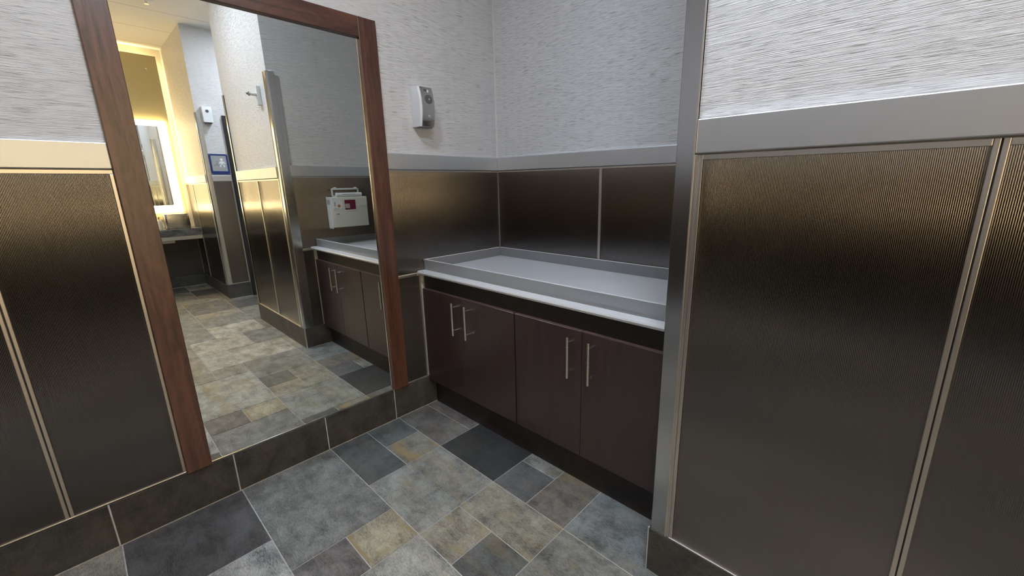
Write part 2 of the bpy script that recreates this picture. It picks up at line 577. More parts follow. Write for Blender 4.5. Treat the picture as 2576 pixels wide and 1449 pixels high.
# ------------------------------------------------------------------ floor
GX, GY0, SX, SY = 0.008, -0.885, 0.207, 0.2015
blue = (0.116, 0.122, 0.127); navy = (0.016, 0.018, 0.022); grey = (0.110, 0.112, 0.112)
olive = (0.140, 0.146, 0.136); tan = (0.155, 0.146, 0.122); brown = (0.090, 0.085, 0.083)
pale = (0.215, 0.220, 0.215); beige = (0.225, 0.215, 0.185); plum = (0.050, 0.050, 0.055)
T = [
    (0, 2, -2, -1, brown, .1), (0, 2, -1, 0, (0.085, 0.083, 0.080), .1), (0, 1, 0, 1, (0.06, 0.072, 0.078), .05),
    (1, 2, 0, 1, (0.115, 0.112, 0.095), .9), (0, 2, 1, 2, (0.052, 0.058, 0.064), .08), (2, 4, 0, 2, olive, .25),
    (0, 3, 2, 4, blue, .04), (3, 4, 2, 3, (0.20, 0.185, 0.135), .9), (3, 4, 3, 4, brown, .2),
    (0, 2, 4, 6, plum, .05), (2, 4, 4, 5, pale, .15), (2, 4, 5, 7, grey, .2), (0, 2, 6, 8, tan, .8),  # plum tile beside the mirror has its shade put into the colour
    (2, 4, -2, 0, navy, .04), (4, 5, -1, 0, (0.058, 0.061, 0.068), .1), (4, 5, -2, -1, olive, .2),
    (5, 6, -2, 0, (0.092, 0.084, 0.074), .35), (6, 8, -2, 0, (0.105, 0.115, 0.125), .15), (4, 6, 0, 1, (0.150, 0.145, 0.118), .45),
    (4, 5, 1, 2, (0.165, 0.155, 0.125), .5), (5, 6, 1, 2, (0.065, 0.070, 0.072), .25), (6, 8, 0, 2, grey, .2),
    (4, 7, 2, 4, (0.195, 0.195, 0.175), .45), (7, 8, 2, 3, tan, .2), (8, 10, 0, 3, beige, .3), (7, 10, 3, 5, tan, .2),
    (10, 12, 1, 3, beige, .3), (12, 15, 2, 4, grey, .1), (12, 14, 0, 2, beige, .5), (14, 16, 0, 2, grey, .1),
    (10, 12, 3, 5, tan, .2), (4, 6, 4, 6, grey, .2), (6, 7, 4, 5, tan, .4),
]
I1, J0, J1 = 27, -13, 13
occ = {}
for tl in T:
    for i in range(tl[0], tl[1]):
        for j in range(tl[2], tl[3]):
            occ[(i, j)] = 1
pal = [(blue, .05), (grey, .15), (olive, .3), (tan, .4), (brown, .3), (beige, .3), (grey, .1), (plum, .1)]
for j in range(J0, J1):
    for i in range(0, I1):
        if (i, j) in occ:
            continue
        for wI, hJ in random.sample([(3, 2), (2, 2), (2, 2), (2, 1), (1, 2), (2, 3)], 6) + [(2, 1), (1, 1)]:
            cells = [(i + a, j + c) for a in range(wI) for c in range(hJ)]
            if all(c not in occ and c[0] < I1 and c[1] < J1 for c in cells):
                for c in cells:
                    occ[c] = 1
                cc, rs = random.choice(pal)
                T.append((i, i + wI, j, j + hJ, cc, rs))
                break
bm = bmesh.new()
cl = bm.loops.layers.float_color.new('tile')
gap = 0.0022
for k, (i0, i1, j0, j1, c, rust) in enumerate(T):
    x0, x1 = GX + SX * i0 + gap, GX + SX * i1 - gap
    y1, y0 = GY0 - SY * j0 - gap, GY0 - SY * j1 + gap
    if i0 == 0:
        x0 = 0.0
    vb = []
    for z, ins in ((-0.004, 0.0), (-0.0008, 0.0), (0.0, 0.0012)):
        vb.append([bm.verts.new(p) for p in ((x0 + ins, y0 + ins, z), (x1 - ins, y0 + ins, z), (x1 - ins, y1 - ins, z), (x0 + ins, y1 - ins, z))])
    fs = [bm.faces.new(vb[2])]
    for a, bb in ((0, 1), (1, 2)):
        for q in range(4):
            fs.append(bm.faces.new((vb[a][q], vb[a][(q + 1) % 4], vb[bb][(q + 1) % 4], vb[bb][q])))
    for f in fs:
        for lp in f.loops:
            lp[cl] = (c[0] * 1.5, c[1] * 1.5, c[2] * 1.5 * (0.92 if c[2] > c[0] else 1.0), rust)
me = bpy.data.meshes.new('floor_tiles')
bm.to_mesh(me); bm.free()
me.materials.append(MATS['slate_floor'])
fl = B(-0.12, 5.6, YF - 0.1, YK + 0.1, -0.15, -0.0025).build('floor', 'grout')
struct(fl)
ft = bpy.data.objects.new('slate_tiles', me)
COL.objects.link(ft); ft.parent = fl

# ------------------------------------------------------------------ walls, ceiling
struct(B(-0.12, 5.6, YF - 0.1, YK + 0.1, CEIL, CEIL + 0.1).build('ceiling', 'ceiling_panels'))
w_left = struct(B(-0.12, 0, YF, 0.12, 0, CEIL).build('wall_left', 'wallpaper'))
w_back = struct(B(0, LX, 0, 0.12, 0, CEIL).build('wall_back', 'wallpaper'))
w_right = struct(B(LX, L2, -D, YK, 0, CEIL).build('wall_right', 'wallpaper'))
w_sign = struct(MB().box(L3, XV, -D, YK, 0, CEIL).build('wall_passage', 'wallpaper'))
w_front = struct(B(-0.12, 5.6, YF - 0.1, YF, 0, CEIL).build('wall_front', 'wallpaper'))
for a in range(6):
    B(0.02 + 0.9 * a, 0.91 + 0.9 * a, YF, YF + 0.004, 0.192, 1.415).build('wainscot_panel', 'ribbed_metal', w_front)
B(0.016, 5.4, YF, YF + 0.016, 1.4217, 1.509, 0.003).build('chair_rail', 'rail_metal', w_front)
struct(B(L2, L3, YK, YK + 0.1, 0, CEIL).build('wall_passage_end', 'cream_paint'))
w_van = struct(B(XV, XV + 0.12, YF, -D, 0, CEIL).build('wall_vanity', 'cream_paint'))

# corner caulk line where the two papered walls meet
struct(B(0, 0.004, -0.004, 0, A1, CEIL).build('trim_1', 'cream_paint'))

PT = 0.004   # panel thickness
TT = 0.008   # trim strip thickness
RT = 0.016   # rail thickness


def panelX(par, y0, y1, z0, z1):      # on a wall facing +x at x=0
    B(0, PT, y0, y1, z0, z1).build('wainscot_panel', 'ribbed_metal', par)


def panelY(par, x0, x1, z0, z1, y):   # on a wall facing -y
    B(x0, x1, y - PT, y, z0, z1).build('wainscot_panel', 'ribbed_metal', par)


def strip(par, x0, x1, y0, y1, z0, z1, mat='trim_metal'):
    B(x0, x1, y0, y1, z0, z1, 0.0015).build('trim_strip', mat, par)


M0, M1 = -1.860, -0.812      # mirror frame outer edges
# --- left of the mirror
panelX(w_left, YF, -2.206, ZB, 1.409)
panelX(w_left, -2.184, M0 - 0.012, ZB, 1.409)
B(0, RT, YF, M0, R0, R1, 0.003).build('chair_rail', 'rail_metal', w_left)
strip(w_left, 0, TT, YF, -2.206, 1.405, 1.4195)
strip(w_left, 0, TT, -2.184, M0 - 0.001, 1.405, 1.4195)
strip(w_left, 0, TT, -2.2065, -2.1965, ZB, 1.4195)
strip(w_left, 0, TT, -2.1935, -2.1835, ZB, 1.4195)
strip(w_left, 0, TT, M0 - 0.012, M0 - 0.001, ZB, 1.405)
strip(w_left, 0, 0.010, YF, M0 - 0.001, ZB, ZB + 0.006)
# --- alcove end of the left wall
panelX(w_left, M1 + 0.008, -0.004, 0.856, A0 - 0.012)
panelX(w_left, M1 + 0.008, -0.664, 0.19, 0.836)
B(0, RT, M1, -0.0005, A0, A1, 0.003).build('chair_rail', 'rail_metal', w_left)
strip(w_left, 0, TT, M1 + 0.001, -0.0005, A0 - 0.012, A0 - 0.002)
strip(w_left, 0, TT, M1 + 0.001, M1 + 0.008, ZB, A0 - 0.012)
strip(w_left, 0, TT, M1 + 0.008, -0.6835, 0.838, 0.850)
strip(w_left, 0, TT, -0.669, -0.6625, ZB, 0.838)
strip(w_left, 0, TT, M1 + 0.001, -0.664, ZB - 0.002, ZB + 0.004)
# --- back wall of the alcove
panelY(w_back, 0.008, 0.808, 0.87, A0 - 0.012, 0)
panelY(w_back, 0.822, LX, 0.87, A0 - 0.012, 0)
B(RT, LX, -RT, 0, A0, A1, 0.003).build('chair_rail', 'rail_metal', w_back)
strip(w_back, TT, LX - 0.001, -TT, 0, A0 - 0.012, A0 - 0.002)
strip(w_back, 0.806, 0.823, -TT, 0, 0.93, A0 - 0.012)
strip(w_back, 0.0005, 0.0095, -0.0095, 0, 0.93, A0 - 0.002)
# --- right wall, alcove side (facing -x)
B(LX - PT, LX, -0.75, -0.004, 0.856, A0 - 0.012).build('wainscot_panel', 'ribbed_metal', w_right)
B(LX - PT, LX, -0.75, -0.664, 0.18, 0.836).build('wainscot_panel', 'ribbed_metal', w_right)
B(LX - RT, LX, -0.752, -RT, A0, A1, 0.003).build('chair_rail', 'rail_metal', w_right)
strip(w_right, LX - TT, LX, -0.752, -TT, A0 - 0.012, A0 - 0.002)
strip(w_right, LX - TT, LX, -0.75, -0.6835, 0.838, 0.850)
# --- right wall, front (facing the camera)
panelY(w_right, 1.664, 2.186, ZBR, 1.409, -D)
panelY(w_right, 2.206, L2 - 0.05, ZBR, 1.409, -D)
B(1.644, L2 - 0.045, -D - RT, -D, R0, R1, 0.003).build('chair_rail', 'rail_metal', w_right)
strip(w_right, 1.6625, 2.185, -D - TT, -D, 1.4055, 1.4195)
strip(w_right, 2.207, L2 - 0.05, -D - TT, -D, 1.4055, 1.4195)
strip(w_right, 2.1855, 2.1950, -D - TT, -D, ZBR, 1.4195)
strip(w_right, 2.1975, 2.2070, -D - TT, -D, ZBR, 1.4195)
B(2.1945, 2.198, -D - 0.003, -D, ZBR, 1.419).build('shadow_gap', 'black_paint', w_right)
B(0, 0.003, -2.197, -2.193, ZB, 1.419).build('shadow_gap', 'black_paint', w_left)
B(1.641, 1.664, -D - 0.003, -D, ZBR, 1.419).build('shadow_gap', 'black_paint', w_right)
strip(w_right, 1.6405, 1.6515, -D - TT, -D, ZBR, R0 - 0.002)
strip(w_right, 1.652, 1.663, -D - TT, -D, ZBR, R0 - 0.002)
strip(w_right, 1.652, L2 - 0.05, -D - 0.010, -D, ZBR, ZBR + 0.005)
# --- wall round the vanity
panelY(w_sign, L3 + 0.05, 4.975, 0.16, 1.409, -D)
panelY(w_sign, 4.985, XV, 0.16, 1.409, -D)
strip(w_sign, 4.974, 4.986, -D - TT, -D, 0.16, 1.409)
strip(w_sign, L3 + 0.05, XV, -D - TT, -D, 1.4055, 1.4195)
B(L3 + 0.045, XV, -D - RT, -D, R0, R1, 0.003).build('chair_rail', 'rail_metal', w_sign)
B(L3 - PT, L3, -D + 0.045, -0.585, 0.18, 1.43).build('wainscot_panel', 'ribbed_metal', w_sign)
B(L3 - RT, L3, -D + 0.04, -0.582, 1.432, 1.500, 0.003).build('chair_rail', 'rail_metal', w_sign)
strip(w_sign, L3 - TT, L3, -0.592, -0.583, 0.185, 1.43)
strip(w_sign, L3 - 0.012, L3, -D + 0.045, -0.583, 0.181, 0.188)


# --- slate baseboards, tiles with pale joints
def baseboard(name, runs, joints, axis, plane, sgn, h, z0=0.0, thick=0.010):
    """runs=(a,b) along axis; joints are positions; plane is the wall face; sgn the outward direction"""
    cuts = [runs[0]] + [j for j in joints if runs[0] < j < runs[1]] + [runs[1]]

    def bx(mb, a, c, t0, t1, zz0, zz1, bev=0.0):
        q = sorted((plane + sgn * t0, plane + sgn * t1))
        if axis == 'y':
            mb.box(q[0], q[1], a, c, zz0, zz1, bev, 1)
        else:
            mb.box(a, c, q[0], q[1], zz0, zz1, bev, 1)
    mb = MB()
    g = 0.0022
    for a, c in zip(cuts[:-1], cuts[1:]):
        bx(mb, a + (g if a != runs[0] else 0), c - (g if c != runs[1] else 0), 0.0, thick, z0 + 0.004, h, 0.0012)
    o = struct(mb.build(name, 'slate_base'))
    mg = MB()
    bx(mg, runs[0], runs[1], 0.0, thick - 0.001, z0, h - 0.0012)
    mg.build('grout_joint', 'grout', o)
    return o


baseboard('baseboard_left', (YF, -0.605), [-2.906, -2.503, -2.0985, -1.6972, -1.2949, -0.901], 'y', 0.0, 1, ZB - 0.002, thick=0.012)
bbr = baseboard('baseboard_right', (LX - 0.0075, L2), [2.0, 2.41], 'x', -D, -1, ZBR - 0.001)
B(LX - 0.0115, LX - 0.0078, -D - 0.0085, -D - 0.0002, 0.0, ZBR - 0.002).build('grout_joint', 'grout', bbr)
baseboard('baseboard_alcove', (-D + 0.0002, -0.605), [], 'y', LX, -1, ZBR - 0.001)
baseboard('baseboard_vanity', (L3, XV), [4.48, 4.9], 'x', -D, -1, 0.165)
baseboard('baseboard_passage', (-D - 0.009, -0.583), [], 'y', L3, -1, ZBR - 0.001)

# ------------------------------------------------------------------ tall framed wall mirror
mir = empty('wall_mirror', (0, (M0 + M1) / 2, ZB), 'tall wall mirror in a red-brown wooden frame standing on the slate baseboard', 'mirror')
FT = 0.024
MT, MTI = 2.131, 2.042
I0, I1m = -1.775, -0.903
B(0.0005, FT, M0, I0, ZB, MTI, 0.002).build('frame_stile', 'frame_wood_upright', mir)
B(0.0005, FT, I1m, M1, ZB, MT, 0.002).build('frame_stile', 'frame_wood_upright', mir)
B(0.0005, FT, I0 - 0.001, I1m - 0.0005, MTI, MT, 0.002).build('frame_head', 'frame_wood_level', mir)
B(0.0005, FT, M0, I0 - 0.0015, MTI + 0.0005, MT, 0.002).build('frame_head', 'frame_wood_level', mir)
B(0.0005, 0.0042, I0 - 0.004, I1m + 0.004, ZB + 0.001, MTI + 0.004).build('glass', 'mirror_glass', mir)
mb = MB()
mb.box(0.0042, 0.0075, I1m - 0.006, I1m - 0.0005, ZB + 0.002, MTI - 0.004)
mb.box(0.0042, 0.0075, I0 + 0.0005, I1m - 0.0065, ZB + 0.0005, ZB + 0.0035)
mb.build('glass_edge', 'chrome', mir)


# ------------------------------------------------------------------ stainless corner guards
def guard(corner_x, corner_y, zb, zt, label, sx=1, sy=1, fw=0.052, sw=0.048):
    """wraps an outside wall corner; sx: direction of the front face along x, sy: direction of the return along y"""
    e = empty('corner_guard', (corner_x, corner_y, zb), label, 'corner guard', 'steel corner guards on the wall ends')
    r, th = 0.016, 0.007
    ox, oy = corner_x - sx * th, corner_y - sy * th
    q = sorted((corner_x, corner_x + sx * fw)); qy = sorted((corner_y - sy * 0.0003, corner_y - sy * th))
    B(q[0], q[1], qy[0], qy[1], zb, zt).build('face_plate', 'guard_metal', e)
    pts = [(corner_x, corner_y - sy * th)]
    cx, cyy = ox + sx * r, oy + sy * r
    for k in range(9):
        a = math.pi / 2 * k / 8
        px_ = cx - sx * r * math.sin(a)
        if (corner_x - px_) * sx > 0.0004:
            pts.append((px_, cyy - sy * r * math.cos(a)))
    pts.append((ox, corner_y + sy * sw))
    pts.append((corner_x - sx * 0.0003, corner_y + sy * sw))
    pts.append((corner_x - sx * 0.0003, corner_y - sy * th))
    pts = pts[1:]
    MB().prism(pts, zb, zt, 'z').build('rounded_return', 'guard_metal', e, True)
    B(min(corner_x + sx * fw, corner_x + sx * (fw - 0.004)), max(corner_x + sx * fw, corner_x + sx * (fw - 0.004)),
      min(corner_y - sy * 0.0003, corner_y - sy * 0.010), max(corner_y - sy * 0.0003, corner_y - sy * 0.010), zb, zt, 0.001).build('edge_lip', 'trim_metal', e)
    return e


guard(LX, -D, ZBR, 2.19, 'tall brushed steel corner guard at the near end of the wall beside the changing counter')
guard(L2, -D, ZBR, 2.19, 'steel corner guard seen in the mirror beside the black door', -1, 1, 0.045, 0.06)
guard(L3, -D, ZBR, 2.19, 'steel corner guard seen in the mirror beside the blue baby sign', 1, 1, 0.045, 0.045)

struct(B(LX - 0.007, LX - 0.0003, -D + 0.0485, -D + 0.075, ZBR, 2.165).build('trim_2', 'guard_metal'))

# ------------------------------------------------------------------ changing counter and cabinets
CF = -0.683
mb = MB().prism([(-0.003, 0.8665), (CF + 0.010, 0.8665), (CF + 0.003, 0.8635), (CF, 0.857), (CF + 0.003, 0.848), (CF + 0.012, 0.844), (-0.003, 0.844)], 0.009, LX - 0.0055, 'x')
tag(mb.build('countertop', 'solid_surface', None, True), 'long pale grey baby changing countertop across the alcove', 'countertop')

tray = empty('changing_tray', (0.78, -0.32, 0.8665), 'clear acrylic changing tray with low rim on the pale countertop', 'tray')
DL, ZS = 0.628, 0.927
B(0.012, LX - 0.009, -DL, -0.012, 0.8668, 0.8700).build('tray_floor', 'solid_surface', tray)
B(0.012, LX - 0.009, -DL - 0.004, -DL + 0.004, 0.8668, ZS, 0.001).build('rim', 'clear_acrylic', tray)
B(0.012, LX - 0.009, -0.022, -0.012, 0.8702, ZS, 0.0015).build('rim', 'clear_acrylic', tray)
B(0.012, 0.022, -DL + 0.0045, -0.0225, 0.8702, ZS, 0.0015).build('rim', 'clear_acrylic', tray)
B(LX - 0.019, LX - 0.009, -DL + 0.0045, -0.0225, 0.8702, ZS, 0.0015).build('rim', 'clear_acrylic', tray)
for a in ((0.012, LX - 0.009, -DL - 0.0035, -DL + 0.0035), (0.0225, LX - 0.0195, -0.0215, -0.0125), (0.0125, 0.0215, -DL + 0.005, -0.0225)):
    B(*a, ZS + 0.0002, ZS + 0.0018).build('rim_edge_glint', 'white_plastic', tray)  # white strips paint in the bright glint along the acrylic edges
# wall bead behind the rim
strip(w_back, 0.010, LX - 0.01, -0.0115, -0.0005, 0.916, 0.928)
strip(w_left, 0.0045, 0.0115, -DL - 0.004, -0.0115, 0.918, 0.928)

DF = -0.660


def cabinet(x0, x1, split, hx, label):
    e = empty('base_cabinet', ((x0 + x1) / 2, -0.3, 0.0), label, 'cabinet', 'cabinets under the changing counter')
    B(x0, x1, -0.640, -0.012, 0.150, 0.8435).build('body', 'black_recess', e)
    B(x0, x1, -0.611, -0.012, 0.0, 0.150).build('toe_kick', 'espresso_kick', e)
    for (a, c), h in zip(((x0 + 0.0035, split - 0.0012), (split + 0.0012, x1 - 0.004)), hx):
        d = B(a, c, DF, -0.6405, 0.172, 0.757, 0.0012, 1).build('door', 'espresso_door', e)
        eb = B(a + 0.0005, c - 0.0005, DF + 0.0005, -0.6408, 0.7572, 0.7584).build('edge_band', 'door_edge')
        eb.parent = d
        hh = MB()
        y = DF - 0.036
        hh.cyl((h, y, 0.5485), (h, y, 0.7335), 0.0068, seg=18)
        for z in (0.575, 0.707):
            hh.cyl((h, DF - 0.0003, z), (h, y, z), 0.0052, seg=14)
        o = hh.build('handle', 'handle_metal', None, True)
        o.parent = d
    return e


cabinet(0.013, 0.776, 0.381, (0.3385, 0.4455), 'left dark espresso cabinet beside the wall mirror under the changing counter')
cabinet(0.776, 1.579, 1.166, (1.119, 1.2245), 'right dark espresso cabinet beside the steel corner guard under the changing counter')


# ------------------------------------------------------------------ air freshener dispensers
def convex_profile(z0, z1, d_top, d_mid, d_bot, n=12):
    pts = []
    for k in range(n + 1):
        s = k / n
        z = z0 + (z1 - z0) * s
        if s < 0.5:
            d = d_bot + (d_mid - d_bot) * math.sin(s * math.pi)
        else:
            d = d_top + (d_mid - d_top) * math.sin(s * math.pi)
        pts.append((d, z))
    return pts


def freshener():
    y0, y1, z0, z1 = -0.632, -0.545, 1.660, 1.861
    e = empty('air_freshener', (0, (y0 + y1) / 2, z0), 'white and silver air freshener dispenser above the chair rail beside the mirror', 'air freshener')
    pr = convex_profile(z0, z1, 0.066, 0.084, 0.070)
    MB().prism([(0.0005, z0)] + pr + [(0.0005, z1)], y0, y1, 'y', 0.004).build('housing', 'white_plastic', e, True)
    # silver front shell wrapping the face
    f = convex_profile(z0 + 0.001, z1 - 0.001, 0.073, 0.092, 0.077)
    bk = [(d - 0.020, z) for d, z in f][::-1]
    MB().prism(f + bk, y0 + 0.012, y1 + 0.0008, 'y', 0.003).build('front_shell', 'steel_box', e, True)
    yc = (y0 + y1) / 2 + 0.004
    MB().lathe((0.0865, yc + 0.006, 1.797), (1, 0, 0.10), [(0, 0.023), (0.0035, 0.0235), (0.0045, 0.021), (0.0035, 0.008), (0.0028, 0.0)], 32).build('nozzle_ring', 'grey_plastic', e, True)
    MB().lathe((0.0905, yc + 0.008, 1.797), (1, 0, 0.1), [(0, 0.006), (0.003, 0.005), (0.0035, 0.0)], 18).build('nozzle', 'chrome', e, True)
    B(0.0755, 0.0800, yc - 0.016, yc + 0.016, 1.823, 1.849, 0.001).build('indicator_window', 'grey_plastic', e)
    B(0.0785, 0.0808, yc + 0.004, yc + 0.014, 1.824, 1.846).build('level_label', 'white_plastic', e)
    B(0.02, 0.068, y0 + 0.014, y1 - 0.004, z0 - 0.004, z0 + 0.002).build('base_plate', 'grey_plastic', e)
    mw = Matrix(((0, 0, 1, 0.0905), (1, 0, 0, yc + 0.004), (0, 1, 0, 1.712), (0, 0, 0, 1)))
    text_mesh('logo', 'TC', 0.014, 'white_plastic', e, mw)


freshener()


def freshener_far():
    y0, y1, z0, z1 = -0.765, -0.675, 2.085, 2.255
    e = empty('air_freshener', (L3, (y0 + y1) / 2, z0), 'all white air freshener dispenser high above the blue baby sign', 'air freshener')
    pr = [(L3 - d, z) for d, z in convex_profile(z0, z1, 0.068, 0.078, 0.082)]
    MB().prism([(L3 - 0.0005, z0)] + pr + [(L3 - 0.0005, z1)], y0, y1, 'y', 0.004).build('housing', 'white_plastic', e, True)
    MB().lathe((L3 - 0.0755, (y0 + y1) / 2, 2.205), (-1, 0, 0), [(0, 0.016), (0.004, 0.016), (0.004, 0.0)], 24).build('nozzle', 'grey_plastic', e, True)
    B(L3 - 0.06, L3 - 0.01, y0 + 0.01, y1 - 0.01, z0 - 0.006, z0 + 0.001).build('base_plate', 'grey_plastic', e)


freshener_far()


# ------------------------------------------------------------------ sharps container on the alcove side wall
def sharps():
    x = LX
    y0, y1, z0, z1 = -0.511, -0.205, 1.015, 1.266
    e = empty('sharps_container', (x, (y0 + y1) / 2, z0), 'cream locking sharps container with maroon label above the changing counter', 'sharps container')
    xf = x - 0.118
    B(x - 0.028, x - 0.0045, y0 + 0.006, y1 - 0.006, z0 - 0.006, z1 - 0.004, 0.003).build('wall_bracket', 'offwhite_plastic', e)
    B(xf, x - 0.028, y0, y1, z0, z1, 0.006, 3).build('cabinet_box', 'cream_plastic', e, True)
    # white end cap with vent slots
    B(xf + 0.012, x - 0.03, y0 - 0.007, y0 - 0.0005, z0 - 0.008, z1 + 0.002, 0.002).build('end_cap', 'white_plastic', e)
    mb = MB()
    for k in range(6):
        mb.box(xf + 0.018 + k * 0.010, xf + 0.023 + k * 0.010, y0 - 0.0076, y0 - 0.0068, z1 - 0.060, z1 - 0.022)
    mb.build('vent_slots', 'ink_grey', e)
    # inner bin with rolled hood and frame handle on top
    B(xf + 0.02, x - 0.04, y0 + 0.04, y1 - 0.03, z1 - 0.0005, z1 + 0.012, 0.003).build('inner_bin', 'offwhite_plastic', e)
    mb = MB().cyl((xf + 0.022, y0 + 0.052, z1 + 0.018), (xf + 0.022, y1 - 0.036, z1 + 0.018), 0.017, seg=24)
    mb.build('rolled_hood', 'white_plastic', e, True)
    mb = MB()
    mb.box(x - 0.060, x - 0.046, y0 + 0.034, y0 + 0.048, z1 + 0.010, z1 + 0.068, 0.003)
    mb.box(x - 0.060, x - 0.046, y1 - 0.050, y1 - 0.036, z1 + 0.010, z1 + 0.068, 0.003)
    mb.box(x - 0.062, x - 0.044, y0 + 0.040, y1 - 0.042, z1 + 0.056, z1 + 0.072, 0.004)
    for yy in (y0 + 0.056, y1 - 0.075):
        mb.cyl((x - 0.053, yy, z1 + 0.070), (x - 0.053, yy + 0.022, z1 + 0.070), 0.009, seg=14)
    mb.build('hood_handle', 'offwhite_plastic', e, True)
    mb = MB()
    for k, (a, c) in enumerate(((0.10, 0.15), (0.155, 0.185), (0.19, 0.215))):
        mb.box(xf + 0.0045, xf + 0.0056, y0 + a, y0 + c, z1 + 0.0205, z1 + 0.0235)
    mb.build('hood_print', 'ink_grey', e)
    # latch plate with curved edge, orange button, lock, label window
    pts = [(y0 + 0.004, z1 - 0.005)]
    for k in range(11):
        s = k / 10
        pts.append((y0 + 0.045 + 0.042 * math.sin(min(1.0, s * 1.15) * math.pi * 0.62), z1 - 0.004 - 0.085 * s))
    pts.append((y0 + 0.070, z1 - 0.098)); pts.append((y0 + 0.030, z1 - 0.085)); pts.append((y0 + 0.004, z1 - 0.098))
    MB().prism(pts, xf - 0.004, xf - 0.0004, 'x').build('latch_plate', 'white_plastic', e)
    MB().lathe((xf - 0.0038, y0 + 0.056, z1 - 0.072), (-1, 0, 0), [(0, 0.0115), (0.003, 0.0105), (0.004, 0.0)], 22).build('latch_button', 'orange_plastic', e, True)
    B(xf - 0.0046, xf - 0.0038, y0 + 0.020, y0 + 0.026, z1 - 0.075, z1 - 0.040).build('latch_print', 'ink_grey', e)
    MB().lathe((xf - 0.0003, y0 + 0.036, z1 - 0.140), (-1, 0, 0), [(0, 0.0105), (0.010, 0.0105), (0.012, 0.008), (0.0125, 0.0)], 22).build('lock', 'chrome', e, True)
    B(xf - 0.002, xf - 0.0003, y0 + 0.094, y0 + 0.212, z1 - 0.118, z1 - 0.014, 0.0008, 1).build('label_bezel', 'cream_plastic', e)
    lb = B(xf - 0.003, xf - 0.0021, y0 + 0.106, y0 + 0.200, z1 - 0.106, z1 - 0.026).build('hazard_label', 'maroon_label', e)
    B(xf - 0.0036, xf - 0.0030, y0 + 0.108, y0 + 0.148, z1 - 0.094, z1 - 0.056).build('label_patch', 'pale_label', e)
    B(xf - 0.003, xf - 0.0003, y0 + 0.215, y1 - 0.002, z1 - 0.078, z1 - 0.008, 0.001).build('side_label', 'cream_plastic', e)


sharps()

# ------------------------------------------------------------------ coat hook on the right wall (seen in the mirror)
hk = empty('coat_hook', (1.80, -D, 1.98), 'white coat hook plate with a clear knob high on the papered wall', 'coat hook')
B(1.775, 1.815, -D - 0.026, -D - 0.0003, 1.975, 2.112, 0.002).build('back_plate', 'offwhite_plastic', hk)
MB().cyl((1.795, -D - 0.025, 2.052), (1.795, -D - 0.062, 2.050), 0.013, 0.011).build('arm', 'offwhite_plastic', hk, True)
MB().lathe((1.795, -D - 0.060, 2.050), (0, -1, 0.05), [(0, 0.011), (0.008, 0.017), (0.016, 0.017), (0.024, 0.008), (0.034, 0.005), (0.036, 0.0)], 8).build('knob', 'chrome', hk)


# ------------------------------------------------------------------ baby changing sign
def baby_sign():
    x = L3
    y0, y1, z0, z1 = -0.776, -0.588, 1.512, 1.745
    e = empty('restroom_sign', (x, (y0 + y1) / 2, z0), 'blue framed square sign with a baby pictogram beside the black door', 'sign')
    B(x - 0.012, x - 0.0004, y0, y1, z0, z1, 0.002).build('sign_frame', 'blue_enamel', e)
    iy0, iy1, iz0, iz1 = y0 + 0.020, y1 - 0.020, z0 + 0.038, z1 - 0.020
    B(x - 0.0135, x - 0.0121, iy0, iy1, iz0, iz1).build('face_plate', 'sign_silver', e)
    # seated baby; towards +y is the viewer's left when facing the sign from -x, so it stands at the -y... mirrored side
    yc, zc = iy1 - 0.048, (iz0 + iz1) / 2
    X = x - 0.0145
    mb = MB()
    mb.lathe((X + 0.001, yc, zc + 0.044), (-1, 0, 0), [(0, 0.0145), (0.001, 0.0145)], 24)
    body = [(-0.020, 0.022), (-0.030, -0.002), (-0.024, -0.006), (-0.015, 0.006), (-0.014, -0.008), (0.014, -0.008), (0.015, 0.006), (0.032, -0.010), (0.036, -0.004), (0.020, 0.022), (0.0, 0.027)]
    mb.prism([(yc + a, zc + c) for a, c in body], X, X + 0.001, 'x')
    for sg in (-1, 1):
        leg = []
        for k in range(9):
            a = math.radians(150 - 150 * k / 8)
            leg.append((yc + sg * (0.006 + 0.020 * math.sin(a) * 1.0), zc - 0.030 + 0.018 * math.cos(a)))
        inner = [(yc + sg * (0.006 + (abs(p[0] - yc) - 0.006) * 0.45), zc - 0.029 + (p[1] - zc + 0.030) * 0.45) for p in leg][::-1]
        mb.prism(leg + inner, X, X + 0.001, 'x')
    mb.build('baby_pictogram', 'sign_pale', e)
    yc2 = iy0 + 0.047
    mb = MB()
    mb.lathe((X + 0.001, yc2 + 0.006, zc + 0.020), (-1, 0, 0), [(0, 0.007), (0.001, 0.007)], 18)
    crawl = [(-0.028, -0.026), (-0.022, -0.020), (-0.006, -0.010), (0.002, 0.008), (0.010, 0.006), (0.012, -0.012), (0.026, -0.030), (0.018, -0.032), (0.002, -0.020), (-0.012, -0.026), (-0.026, -0.032)]
    mb.prism([(yc2 + a, zc + c) for a, c in crawl], X, X + 0.001, 'x')
    mb.build('adult_pictogram', 'sign_grey', e)
    for yy in (y0 + 0.009, y1 - 0.009):
        for zz in (z0 + 0.009, z1 - 0.009):
            MB().lathe((x - 0.012, yy, zz), (-1, 0, 0), [(0, 0.004), (0.0015, 0.0035), (0.002, 0.0)], 12).build('screw', 'chrome', e, True)


baby_sign()

